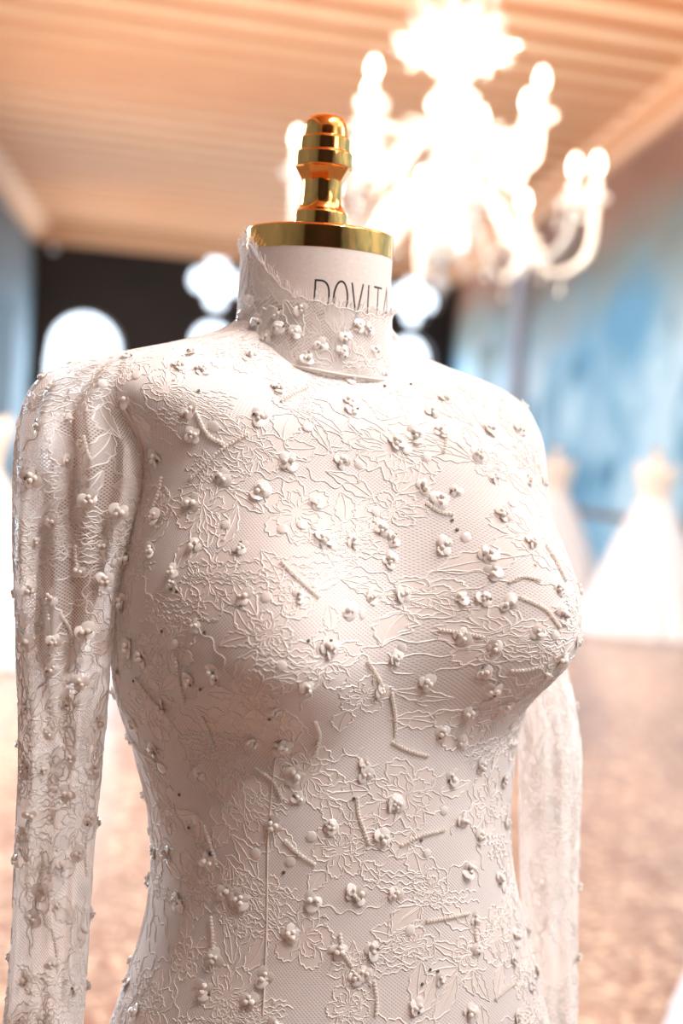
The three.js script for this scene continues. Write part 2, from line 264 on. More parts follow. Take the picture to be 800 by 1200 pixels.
const sleeveN = sampled(sleeveFn(NEAR, 0.4, 0.28), 110, 170, 0, NEAR.length - 1, true, 0.25), sleeveF = sampled(sleeveFn(FAR, 2.0, 0.1), 60, 90, 0, FAR.length - 1, true, 0.25);

// collar round the neck: free upper edge high at the left, dipping at the front
const NX = -0.033, NZ = -0.013;
const ang = (deg) => THREE.MathUtils.degToRad(deg);           // turn round the neck, 0 towards the camera, + towards the right
function collarTop(th) { const d = ((th * 180 / Math.PI + 540) % 360) - 180; const pts = [[-180, 1.50], [-120, 1.512], [-80, 1.524], [-60, 1.528], [-45, 1.511], [-25, 1.489], [-14, 1.481], [0, 1.478], [20, 1.474], [60, 1.470], [100, 1.478], [140, 1.49], [180, 1.50]];
  for (let i = 1; i < pts.length; i++) if (d <= pts[i][0]) { const f = (d - pts[i - 1][0]) / (pts[i][0] - pts[i - 1][0]); return lerp(pts[i - 1][1], pts[i][1], f) + 0.0012 * Math.sin(th * 33); } return 1.5; }
function collarBottom(th) { const d = ((th * 180 / Math.PI + 540) % 360) - 180; return lerp(1.452, 1.417, Math.pow(0.5 + 0.5 * Math.cos(ang(d - 42)), 0.8)); }
const collarF = (t, ph, out) => { const th = ph, top = collarTop(th), bot = collarBottom(th), y = lerp(top, bot, t), k = clamp((1.47 - y) / 0.05), r = 0.0662 + 0.006 * k * k + 0.0012 * Math.sin(th * 9 + y * 120) * k; return out.set(NX + r * Math.sin(th) * (1 + 0.03 * k), y, NZ + r * Math.cos(th) * (1 + 0.05 * k)); };
const collar = sampled(collarF, 200, 30, 0, 1, true, 0.42);
for (let i = 0; i < collar.N.length; i++) collar.N[i] *= -1;      // runs round the other way
{ const c = V(), n = V(); collar.at(0.0, 0.02, 0, c, n); if (n.z < 0) for (let i = 0; i < collar.N.length; i++) collar.N[i] *= -1; body.at(0.25, 0.3, 0, c, n); if (n.z < 0) for (let i = 0; i < body.N.length; i++) body.N[i] *= -1; for (const s of [sleeveN, sleeveF]) { s.at(0.0625, 0.2, 0, c, n); if (n.z < 0) for (let i = 0; i < s.N.length; i++) s.N[i] *= -1; } }

// lace design on a 0.5 m repeat: cord lines and woven areas
const T = 0.5, cords = [], fills = [];
{
  const r = rng(41), spots = [], far = (x, y, d) => spots.every(([a, b, e]) => { let dx = Math.abs(a - x), dy = Math.abs(b - y); dx = Math.min(dx, T - dx); dy = Math.min(dy, T - dy); return Math.hypot(dx, dy) > (d + e); });
  const flower = (x, y, R, rot) => {
    const n = 5 + Math.floor(r() * 3), out = [], inn = [], k1 = r() * 6;
    for (let i = 0; i <= 110; i++) { const a = i / 110 * 2 * Math.PI, s = Math.abs(Math.sin(a * n / 2)), rad = R * (0.45 + 0.5 * Math.pow(s, 0.55)) * (1 + 0.045 * Math.sin(a * 31 + k1) + 0.05 * Math.sin(a * 3 + k1)); out.push([x + Math.cos(a + rot) * rad, y + Math.sin(a + rot) * rad]); inn.push([x + Math.cos(a + rot) * rad * 0.62, y + Math.sin(a + rot) * rad * 0.62]); }
    cords.push({ p: out, w: 1 }); cords.push({ p: inn.slice(0, 80 + Math.floor(r() * 30)), w: 0.7 }); fills.push(out);
    for (let i = 0; i < n * 2; i++) { const a = rot + (i + 0.5) / (n * 2) * 2 * Math.PI, q = []; for (let s = 0; s <= 6; s++) { const rr = R * (0.16 + 0.5 * s / 6), aa = a + 0.12 * Math.sin(s * 1.3 + i); q.push([x + Math.cos(aa) * rr, y + Math.sin(aa) * rr]); } cords.push({ p: q, w: 0.55 }); }
  };
  const leaf = (x, y, L, a, W) => {
    const out = []; for (let i = 0; i <= 60; i++) { const s = i <= 30 ? i / 30 : 2 - i / 30, sg = i <= 30 ? 1 : -1, ww = W * Math.sin(Math.PI * Math.pow(s, 0.8)) * (1 + 0.12 * Math.sin(s * 28)), bx = s * L, by = sg * ww + 0.12 * L * Math.sin(s * 2.2); out.push([x + bx * Math.cos(a) - by * Math.sin(a), y + bx * Math.sin(a) + by * Math.cos(a)]); }
    cords.push({ p: out, w: 0.9 }); fills.push(out);
    const mid = []; for (let i = 0; i <= 12; i++) { const bx = i / 12 * L, by = 0.12 * L * Math.sin(i / 12 * 2.2); mid.push([x + bx * Math.cos(a) - by * Math.sin(a), y + bx * Math.sin(a) + by * Math.cos(a)]); } cords.push({ p: mid, w: 0.6 });
  };
  for (let tries = 0; tries < 4000 && spots.length < 64; tries++) { const R = 0.014 + 0.02 * r(), x = r() * T, y = r() * T; if (far(x, y, R * 0.8)) { spots.push([x, y, R]); flower(x, y, R, r() * 6.3); const nl = 2 + Math.floor(r() * 3); for (let i = 0; i < nl; i++) { const a = r() * 6.3; leaf(x + Math.cos(a) * R * 0.9, y + Math.sin(a) * R * 0.9, 0.018 + 0.022 * r(), a + (r() - 0.5), 0.005 + 0.004 * r()); } } }
  for (let i = 0; i < 120; i++) { let x = r() * T, y = r() * T, a = r() * 6.3; const q = []; const bend = (r() - 0.5) * 0.5; for (let s = 0; s < 26; s++) { q.push([x, y]); a += bend * 0.5 + 0.75 * Math.sin(s * 1.1 + i); x += Math.cos(a) * 0.0032; y += Math.sin(a) * 0.0032; } cords.push({ p: q, w: 0.8 }); }
  for (let i = 0; i < 40; i++) { const x = r() * T, y = r() * T, L = 0.03 + 0.04 * r(), n = 3 + Math.floor(r() * 5), sl = (r() - 0.5) * 0.5; for (let k = 0; k < n; k++) { const q = [], p0 = r() * 6, x0 = x + (r() - 0.5) * 0.02; for (let s = 0; s <= 26; s++) { const f = s / 26; q.push([x0 + f * L, y + k * 0.0042 + f * L * sl + 0.0011 * Math.sin(f * L * 900 + p0) + 0.0008 * Math.sin(f * 23 + p0)]); } cords.push({ p: q, w: 0.75 }); } }
}
const SIZE = 2048;
function laceCanvas(draw) { const c = document.createElement('canvas'); c.width = c.height = SIZE; const x = c.getContext('2d'); draw(x, (poly, close) => { const k = SIZE / T; for (let ox = -1; ox <= 1; ox++) for (let oy = -1; oy <= 1; oy++) { let inside = false; for (const [a, b] of poly) { const px = a + ox * T, py = b + oy * T; if (px > -0.01 && px < T + 0.01 && py > -0.01 && py < T + 0.01) { inside = true; break; } } if (!inside) continue; x.beginPath(); poly.forEach(([a, b], i) => { const px = (a + ox * T) * k, py = SIZE - (b + oy * T) * k; i ? x.lineTo(px, py) : x.moveTo(px, py); }); if (close) x.closePath(); close ? x.fill() : x.stroke(); } }); return c; }
function net(x, color, width, pitch, slope) { x.strokeStyle = color; x.lineWidth = width; x.beginPath(); const n = Math.round(SIZE / pitch); for (let i = -n * 2; i < n * 3; i++) { x.moveTo(i * SIZE / n, 0); x.lineTo(i * SIZE / n + SIZE * slope, SIZE); x.moveTo(i * SIZE / n, 0); x.lineTo(i * SIZE / n - SIZE * slope, SIZE); } x.stroke(); }
function canvasTex(c, srgb) { const t = new THREE.CanvasTexture(c); t.wrapS = t.wrapT = THREE.RepeatWrapping; if (srgb) t.colorSpace = THREE.SRGBColorSpace; t.repeat.set(1 / T, 1 / T); return t; }
const laceColor = canvasTex(laceCanvas((x, line) => { x.fillStyle = 'rgb(219,208,202)'; x.fillRect(0, 0, SIZE, SIZE); net(x, 'rgb(241,234,230)', 3.2, 12, 1); x.fillStyle = 'rgba(241,230,221,0.75)'; fills.forEach((f) => line(f, true)); x.strokeStyle = 'rgba(250,242,234,0.9)'; x.lineCap = x.lineJoin = 'round'; cords.forEach((c) => { x.lineWidth = 2.5 + 3 * c.w; line(c.p, false); }); }), true);
const laceBump = canvasTex(laceCanvas((x, line) => { x.fillStyle = 'rgb(0,0,0)'; x.fillRect(0, 0, SIZE, SIZE); net(x, 'rgb(70,70,70)', 3.4, 12, 1); x.fillStyle = 'rgba(120,120,120,0.8)'; fills.forEach((f) => line(f, true)); x.lineCap = x.lineJoin = 'round'; x.strokeStyle = 'rgb(235,235,235)'; cords.forEach((c) => { x.lineWidth = 2.5 + 3.5 * c.w; line(c.p, false); }); }), false);
const laceAlpha = canvasTex(laceCanvas((x, line) => { x.fillStyle = 'rgb(85,85,85)'; x.fillRect(0, 0, SIZE, SIZE); net(x, 'rgb(230,230,230)', 3.4, 12, 1); x.fillStyle = 'rgba(225,225,225,0.85)'; fills.forEach((f) => line(f, true)); x.strokeStyle = '#fff'; x.lineCap = x.lineJoin = 'round'; cords.forEach((c) => { x.lineWidth = 3 + 4 * c.w; line(c.p, false); }); }), false);
const D = {
  bodice: phys({ map: laceColor, bumpMap: laceBump, bumpScale: 0.0005, roughness: 0.72, sheen: 0.35, sheenColor: new THREE.Color(1, 0.94, 0.9), sheenRoughness: 0.5 }),
  sheer: phys({ color: 0xfbf7f4, alphaMap: laceAlpha, transparent: true, bumpMap: laceBump, bumpScale: 0.0004, roughness: 1, transmission: 0.58, thickness: 0 }),
  cord: std({ color: 0xfaf4ef, roughness: 0.42 }), seam: std({ color: 0xefe3d8, roughness: 0.7 }),
  pearl: phys({ color: 0xfbf3ea, roughness: 0.16, clearcoat: 1, clearcoatRoughness: 0.05, iridescence: 0.3, iridescenceIOR: 1.4 }),
  sequin: phys({ color: 0xfdf6f0, roughness: 0.25, clearcoat: 1, clearcoatRoughness: 0.06, transmission: 0.12, thickness: 0, iridescence: 0.5, iridescenceIOR: 1.5 }),
  bead: phys({ color: 0xfffbf6, roughness: 0.9, clearcoat: 1, clearcoatRoughness: 0.1, transmission: 0.55, thickness: 0 }), silver: std({ color: 0x8e857c, metalness: 1, roughness: 0.2 }),
  cotton: null,
};
const cordTubes = (surf, filter, lift, rad) => {          // thin tubes laid on the cloth along the design's lines
  const pos = [], nor = [], idx = [], p = V(), n = V(), q = V(), tan = V(), side = V();
  for (const c of cords) for (let ou = 0; ou < surf.uWidth - 1e-6; ou += T) for (let ov = -T; ov < surf.V1; ov += T) {
    const raw = c.p.map(([a, b]) => [a + ou, ov + T - b]);
    if (raw.some(([u, v]) => v < 0.004 || v > surf.V1 - 0.004 || u < 0 || u > surf.uWidth)) continue;
    const pts = raw.map(([u, v]) => { surf.at(u, v, lift, p, n); return [p.clone(), n.clone()]; });
    if (!filter(pts[Math.floor(pts.length / 2)][0], pts[Math.floor(pts.length / 2)][1])) continue;
    const w = rad * (0.55 + 0.45 * c.w), base = pos.length / 3, m = pts.length;
    for (let i = 0; i < m; i++) {
      q.copy(pts[Math.min(m - 1, i + 1)][0]).sub(pts[Math.max(0, i - 1)][0]); tan.copy(q).normalize(); side.crossVectors(tan, pts[i][1]).normalize();
      for (let k = 0; k < 4; k++) { const s = [1, 0, -1, 0][k], h = [0, 1, 0, -1][k], P0 = pts[i][0], N0 = pts[i][1]; nor.push(side.x * s + N0.x * h, side.y * s + N0.y * h, side.z * s + N0.z * h); pos.push(P0.x + (side.x * s + N0.x * h) * w, P0.y + (side.y * s + N0.y * h) * w, P0.z + (side.z * s + N0.z * h) * w); }
      if (i) for (let k = 0; k < 4; k++) { const a = base + (i - 1) * 4 + k, b = base + (i - 1) * 4 + (k + 1) % 4; idx.push(a, b, a + 4, b, b + 4, a + 4); }
    }
  }
  const g = new THREE.BufferGeometry(); g.setAttribute('position', new THREE.Float32BufferAttribute(pos, 3)); g.setAttribute('normal', new THREE.Float32BufferAttribute(nor, 3)); g.setIndex(idx); return oriented(g);
};

const dress = thing('wedding_dress', 'ivory beaded lace wedding dress with high collar and sheer sleeves, in front', 'wedding dress');
const bodice = part('bodice', body.geo(0, jHip), D.bodice, dress);
part('skirt', body.geo(jHip, body.nv), D.bodice, dress);
const sleeveNear = part('sleeve', sleeveN.geo(), D.sheer, dress), sleeveFar = part('sleeve', sleeveF.geo(), D.sheer, dress);
const collarMesh = part('collar', collar.geo(), D.sheer, dress);
const seen = (p, n) => p.y > 0.8 && (n.x * (camera.position.x - p.x) + n.z * (camera.position.z - p.z)) > -0.45;
part('lace_cord', cordTubes(body, seen, 0.0001, 0.00047), D.cord, dress, { kind: 'stuff' });
part('lace_cord', cordTubes(sleeveN, () => true, 0.0001, 0.00048), D.cord, sleeveNear, { kind: 'stuff' });
part('lace_cord', cordTubes(sleeveF, () => true, 0.0001, 0.00048), D.cord, sleeveFar, { kind: 'stuff' });
part('lace_cord', cordTubes(collar, () => true, 0.0002, 0.00048), D.cord, collarMesh, { kind: 'stuff' });
{ // frayed eyelash threads along the collar's free edge
  const g = [], r = rng(5), p = V(), q = V();
  for (let i = 0; i < 150; i++) { const th = ang(-100 + i * 1.35), L = 0.004 + 0.006 * r() * (th < 0.1 ? 1 : 0.5); collarF(0, th, p); const lean = (r() - 0.3) * 0.07; const a = p.clone(), b = V(NX + 0.0675 * Math.sin(th + lean * 0.6), p.y + L * 0.6, NZ + 0.0675 * Math.cos(th + lean * 0.6)), c = V(NX + 0.069 * Math.sin(th + lean * 1.5), p.y + L, NZ + 0.069 * Math.cos(th + lean * 1.5)); g.push(tube([a, b, c], 0.0003, 5, 4)); }
  part('fringe', merge(g), D.cord, collarMesh, { kind: 'stuff' });
  const edge = []; for (let i = 0; i < 80; i++) { collarF(0.004, i / 80 * 2 * Math.PI, p); edge.push(p.clone()); } part('collar_edge', tube(edge, 0.0007, 300, 5, true), D.cord, collarMesh);
  const hem = []; for (let i = 0; i < 80; i++) { collarF(0.97, i / 80 * 2 * Math.PI, p); hem.push(p.clone()); } part('collar_seam', tube(hem, 0.0013, 300, 6, true), D.seam, collarMesh);
}

// ------------------------------------------------------------------ beadwork
scene.updateMatrixWorld(true);
const caster = new THREE.Raycaster(), NDC = new THREE.Vector2(); 
const backs = [bodice, sleeveNear, collarMesh].map((m) => { const c = new THREE.Mesh(m.geometry, new THREE.MeshBasicMaterial({ side: THREE.DoubleSide })); c.updateMatrixWorld(); return c; });
camera.updateProjectionMatrix();
function spot(x, y, which) {             // the point of the cloth seen at that place of the picture
  NDC.set(x / 400 - 1, 1 - y / 600); caster.setFromCamera(NDC, camera);
  const hit = caster.intersectObjects(which === undefined ? backs : [backs[which]], false)[0]; if (!hit) return null;
  const n = hit.face.normal.clone(); if (n.dot(caster.ray.direction) > 0) n.negate(); return [hit.point, n];
}
const petalGeo = (() => { const g = new THREE.SphereGeometry(1, 14, 5, 0, Math.PI * 2, 0, 0.9); g.scale(1 / Math.sin(0.9), 0.5, 1 / Math.sin(0.9)).translate(0, -0.5 * Math.cos(0.9) - 0.12, 0).rotateX(Math.PI / 2); return g; })();
const pearlGeo = new THREE.SphereGeometry(1, 14, 10), seedGeo = new THREE.TorusGeometry(0.75, 0.42, 7, 12);
const bugleGeo = new THREE.CylinderGeometry(0.0009, 0.0009, 0.005, 7).rotateZ(Math.PI / 2);
const R3 = rng(99), placed = [], QZ = V(0, 0, 1);
function beadFlower(pt, nrm, size = 1) {
  const g = new THREE.Group(); g.name = numbered('beaded_flower'); dress.add(g); g.position.copy(pt); g.quaternion.setFromUnitVectors(QZ, nrm); g.rotateZ(R3() * 6.28); placed.push(pt);
  const np = 3 + Math.floor(R3() * 2.4), a0 = R3() * 6.28;
  for (let i = 0; i < np; i++) { const a = a0 + i / np * 6.28 + (R3() - 0.5) * 0.7, s = (0.0033 + 0.0016 * R3()) * size, d = 0.0036 * size; const m = part('sequin', petalGeo, D.sequin, g); m.position.set(Math.cos(a) * d, Math.sin(a) * d, 0.0009 + 0.0004 * i); m.rotation.set((R3() - 0.5) * 0.9, (R3() - 0.5) * 0.9, 0); m.scale.set(s, s * (0.8 + 0.4 * R3()), s); }
  const nb = 2 + Math.floor(R3() * 2); for (let i = 0; i < nb; i++) { const a = a0 + 1 + i / nb * 6.28, s = (0.0016 + 0.0007 * R3()) * size; const m = part('pearl', pearlGeo, D.pearl, g); m.position.set(Math.cos(a) * 0.0022 * size, Math.sin(a) * 0.0022 * size, 0.0026 * size); m.scale.setScalar(s); }
  if (R3() < 0.45) { const a = R3() * 6.28; const m = part('seed_bead', seedGeo, D.silver, g); m.position.set(Math.cos(a) * 0.0045, Math.sin(a) * 0.0045, 0.0014); m.scale.setScalar(0.0011); m.rotation.set(R3(), R3(), 0); }
}
const flowersAt = '179,404 211,429 237,434 226,414 221,481 226,509 181,537 327,455 303,489 410,470 412,444 305,575 337,541 224,590 181,605 228,639 400,541 202,670 448,440 412,480 506,484 516,506 464,518 486,510 560,534 608,504 496,570 534,576 516,586 580,560 446,620 460,632 572,650 578,670 568,700 472,696 434,700 624,636 456,656 596,708 ' +
  '143,707 202,684 229,734 384,757 360,806 322,834 298,871 330,875 345,907 350,935 165,770 236,905 407,716 285,700 580,758 567,787 463,770 446,809 578,809 550,836 518,858 539,868 631,824 635,847 529,911 563,898 427,896 463,943 677,751 658,773 386,762 319,967 264,1046 281,1054 210,1061 366,1054 341,1095 251,1123 240,1159 309,1144 244,1010 414,1046 397,1114 416,1144 292,1172 195,1001 ' +
  '464,940 448,982 542,962 562,980 550,1018 462,1048 420,1050 556,1076 558,1112 436,1112 426,1140 516,1148 488,1180 604,1096 602,1124 622,1156 428,908 550,1186 206,1056 190,830 150,760 250,790 640,790 660,720 655,690 520,640 540,700 500,800 350,700 260,560 370,590';
const sleeveAt = '80,492 78,540 102,585 122,680 92,668 143,655 120,640 60,783 30,753 40,633 56,859 49,902 61,957 47,1046 38,1077 65,1060 26,980 30,902 32,832 70,1015 115,846 32,690 36,560 60,610 100,740 95,800 108,905 80,930 90,1000 96,1090 60,1130 30,1150 85,1160 45,500 60,455 140,600 60,700 75,820 104,960';
const collarAt = '353,362 405,397 401,412 419,381 431,385 293,351 301,376 325,369 327,384 312,395 345,390 375,405 440,410 282,372 360,420';
for (const [list, which] of [[flowersAt, 0], [sleeveAt, 1], [collarAt, 2]]) for (const q of list.split(' ')) { const [x, y] = q.split(',').map(Number), h = spot(x, y, which); if (h) beadFlower(...h, which === 2 ? 0.85 : 0.8 + 0.4 * R3()); }
{ // the rest of the beadwork, in between and round the sides
  const r = rng(17), p = V(), n = V();
  const fill = (surf, count, gap, vMax, keep) => { for (let k = 0, made = 0; k < 4000 && made < count; k++) { surf.at(r() * surf.uWidth, 0.012 + r() * (vMax - 0.012), 0.0003, p, n); if (!keep(p, n) || placed.some((q) => q.distanceTo(p) < gap)) continue; beadFlower(p.clone(), n.clone(), 0.8 + 0.3 * r()); made++; } };
  fill(body, 64, 0.026, body.V1, (q, m) => q.y > 0.82 && (seen(q, m)));
  fill(sleeveN, 60, 0.017, sleeveN.V1, () => true); fill(sleeveF, 34, 0.024, sleeveF.V1, () => true);
}
const singles = '331,620 354,615 476,527 500,536 546,630 420,545 303,480 133,660 182,540 167,777 163,578 312,700 205,755 440,600 390,640 600,590 470,760 424,720 265,615 250,500 360,500 540,520 330,780 300,1000 340,1010 500,1000 480,1090 590,1040 230,960 365,980 190,900 520,950 600,850 650,745 590,470 470,460 540,455 290,420 160,440 120,450';
for (const q of singles.split(' ')) { const [x, y] = q.split(',').map(Number), h = spot(x, y); if (!h) continue; const m = part('sequin', petalGeo, D.sequin, dress); m.position.copy(h[0]).addScaledVector(h[1], 0.0012); m.quaternion.setFromUnitVectors(QZ, h[1].clone().add(V(0.25 * (R3() - 0.5), 0.3 * (R3() - 0.5), 0)).normalize()); m.scale.setScalar(0.0036 + 0.001 * R3()); }
for (let i = 0; i < 60; i++) { const h = spot(150 + R3() * 480, 420 + R3() * 770, 0); if (!h) continue; const m = part('seed_bead', seedGeo, R3() < 0.6 ? D.silver : D.bead, dress); m.position.copy(h[0]).addScaledVector(h[1], 0.0008); m.quaternion.setFromUnitVectors(QZ, h[1]); m.scale.setScalar(0.0012); }
const strands = ['207,772 210,795 217,822', '369,845 374,860 370,880', '430,775 440,790 447,803', '458,812 462,835 463,860', '418,935 420,955 426,972 431,988', '515,738 540,741 565,746', '600,785 618,784 634,780', '597,682 612,676 632,680', '598,872 615,868 630,862', '500,1079 525,1075 548,1070', '580,1170 592,1160 602,1152', '100,512 103,524 105,536', '89,640 89,655 91,668', '160,795 175,815 190,832', '238,840 246,860 252,880', '150,860 165,880 182,892', '240,968 246,985 254,1012', '248,1075 250,1095 250,1112', '335,985 350,1000 368,1012', '398,1095 402,1115 412,1132', '438,1150 441,1170 440,1188', '228,480 245,510 262,520', '225,560 240,545 262,525 290,508', '330,660 350,680 372,700', '560,1076 556,1090 558,1106', '500,590 515,600 530,603', '330,470 345,462 360,455', '520,500 522,515 520,530', '460,870 480,880 500,885', '300,900 320,915 330,935', '470,990 490,980 520,972', '610,700 640,715 655,735', '640,640 652,660 662,680', '190,560 186,580 178,600', '60,1090 64,1110 66,1135', '48,1000 50,1020 48,1035', '100,980 98,1000 100,1025', '70,720 82,740 90,770', '50,690 55,705 58,725'];
for (const s of strands) {
  const line = new THREE.CatmullRomCurve3(s.split(' ').map((q) => q.split(',').map(Number)).map(([x, y]) => V(x, y, 0))), pts = line.getSpacedPoints(9).map((q) => spot(q.x, q.y)).filter(Boolean); if (pts.length < 2) continue;
  const nrm = pts[0][1], curve = new THREE.CatmullRomCurve3(pts.map(([p, n]) => p.clone().addScaledVector(n, 0.0014))), n = Math.max(3, Math.floor(curve.getLength() / 0.0026)), list = [];
  for (let i = 0; i <= n; i++) { const p = curve.getPointAt(i / n); list.push(new THREE.SphereGeometry(0.0014, 10, 7).translate(p.x, p.y, p.z)); }
  part('bead_strand', merge(list), D.bead, dress, { kind: 'stuff' });
}
{ // armhole seam and the princess seam of the lining
  const path = (s, which) => s.split(' ').map((q) => q.split(',').map(Number)).map(([x, y]) => spot(x, y, which)).filter(Boolean);
  for (const [s, w, r] of [['110,440 128,458 148,480 162,510 168,540 162,575 152,615 143,655 136,700 133,740', 0, 0.0016], ['322,890 318,930 314,980 313,1040 312,1100 308,1190', 0, 0.0007]]) { const pts = path(s, w); if (pts.length > 2) part('seam', tube(pts.map(([p, n]) => p.clone().addScaledVector(n, 0.0004)), r, 60, 6), D.seam, dress); }
}

// ------------------------------------------------------------------ the dress form with its gold cap
const form = thing('dress_form', 'cloth-covered dress form with a polished gold neck cap and finial inside the lace dress', 'dress form', [NX, 0, NZ]);
{
  const c = document.createElement('canvas'); c.width = 2048; c.height = 512; const x = c.getContext('2d');
  x.fillStyle = 'rgb(232,219,210)'; x.fillRect(0, 0, 2048, 512);
  const rr = rng(3); for (let i = 0; i < 5000; i++) { x.fillStyle = rr() < 0.5 ? 'rgba(200,182,170,0.12)' : 'rgba(255,250,244,0.14)'; x.fillRect(rr() * 2048, rr() * 512, rr() < 0.5 ? 14 : 2, rr() < 0.5 ? 2 : 10); }
  // canvas: u from -180 to 180 degrees, 512 px = 0.107 m from 1.415 to 1.522
  const X = (d) => (d + 180) / 360 * 2048, Yp = (y) => 512 - (y - 1.415) / 0.107 * 512, yT = Yp(1.4955), yB = Yp(1.4665);
  x.strokeStyle = 'rgb(28,24,22)'; x.lineWidth = 7.5; x.lineCap = 'butt'; x.lineJoin = 'miter';
  const seg = (...p) => { x.beginPath(); p.forEach(([a, b], i) => (i ? x.lineTo(X(a), b) : x.moveTo(X(a), b))); x.stroke(); };
  const h = yB - yT, w = 10;
  x.beginPath(); x.moveTo(X(0.5), yB); x.lineTo(X(0.5), yT + 3); x.lineTo(X(4), yT + 3); x.bezierCurveTo(X(11), yT + 3, X(11), yT + h * 0.3, X(11), yT + h * 0.5); x.bezierCurveTo(X(11), yB - 3, X(8), yB - 3, X(0.5), yB - 3); x.stroke();
  x.beginPath(); x.ellipse(X(20), (yT + yB) / 2, X(5.4) - X(0), h / 2, 0, 0, 7); x.stroke();
  seg([28.5, yT], [33.5, yB], [38.5, yT]); seg([44, yT], [44, yB]); seg([50, yT + 3], [60.5, yT + 3]); seg([55.2, yT], [55.2, yB]); seg([63.5, yB], [69, yT], [74.5, yB]); seg([65.5, yT + h * 0.68], [72.5, yT + h * 0.68]);
  const tex = new THREE.CanvasTexture(c); tex.colorSpace = THREE.SRGBColorSpace; tex.wrapS = tex.wrapT = THREE.RepeatWrapping;
  const weave = dataTex(256, 256, (u, v) => { const q = 0.5 + 0.25 * Math.sin(u * 2 * Math.PI * 32) + 0.25 * Math.sin(v * 2 * Math.PI * 32); return [q, q, q]; }, false); weave.repeat.set(12, 4);
  D.cotton = std({ map: tex, bumpMap: weave, bumpScale: 0.00015, roughness: 0.85 });
  const g = new THREE.CylinderGeometry(0.0630, 0.0645, 0.107, 96, 4, true, Math.PI).translate(0, 1.4685, 0);   // starts behind, so that u = 0.5 faces the camera
  part('neck', g, D.cotton, form, { label: 'cream cloth neck with black printed letters' });
  const linen = std({ color: 0xe6d9cf, roughness: 0.85 });
  part('torso', lathe([[0.001, 0.78], [0.11, 0.79], [0.125, 0.9], [0.1, 1.02], [0.105, 1.15], [0.095, 1.3], [0.075, 1.39], [0.0615, 1.43], [0.0615, 1.5]], 40).scale(1, 1, 0.85), linen, form);
  { const g = lathe([[0.001, -0.085], [0.014, -0.08], [0.024, -0.06], [0.031, -0.02], [0.034, 0.02], [0.03, 0.05], [0.018, 0.068], [0.001, 0.074]], 28).scale(1, 1, 1.05).scale(0.88, 1.5, 0.8).rotateZ(-0.1).translate(-0.211 - NX, 1.288, 0.066 - NZ); part('shade_stub', g, std({ color: 0xb98f72, roughness: 0.9 }), form, { label: 'added shoulder stub inside the sheer sleeve, tan in place of shade' }); }  // added stub, its tan colour stands in for shade inside the sleeve
  part('pole', new THREE.CylinderGeometry(0.016, 0.016, 0.78, 16).translate(0, 0.4, 0), M.black, form);
  part('base', lathe([[0, 0], [0.17, 0], [0.17, 0.012], [0.03, 0.03], [0.018, 0.06]], 32), M.black, form);
  part('neck_cap', lathe([[0, 1.5215], [0.0622, 1.5215], [0.0634, 1.5225], [0.0634, 1.5395], [0.0628, 1.5412], [0.061, 1.542], [0, 1.542]], 96), M.gold, form);
  // finial: flange, waist, faceted shoulder, stepped cone
  const f = [[0, 1.542], [0.0222, 1.542], [0.0230, 1.5435], [0.0230, 1.5575], [0.0222, 1.5592], [0.0205, 1.5605], [0.0190, 1.5625], [0.0176, 1.567], [0.0168, 1.574], [0.0167, 1.581], [0.0170, 1.586]];
  const up = [[0.0228, 1.5955], [0.0244, 1.5965], [0.0248, 1.598], [0.0248, 1.6080], [0.0243, 1.6092], [0.0224, 1.6098], [0.0222, 1.6106], [0.0217, 1.6205], [0.0211, 1.6216], [0.0197, 1.6221], [0.0195, 1.623], [0.0188, 1.6295], [0.0174, 1.6350], [0.0145, 1.6392], [0.0095, 1.6412], [0.004, 1.6419], [0, 1.642]];
  const facet = lathe([[0.0168, 1.584], [0.0180, 1.5855], [0.0247, 1.5962], [0.0225, 1.598]], 8).rotateY(0.25).toNonIndexed(); facet.computeVertexNormals();
  part('finial', merge([lathe(f, 64), lathe(up, 64), facet]), M.gold, form);
}

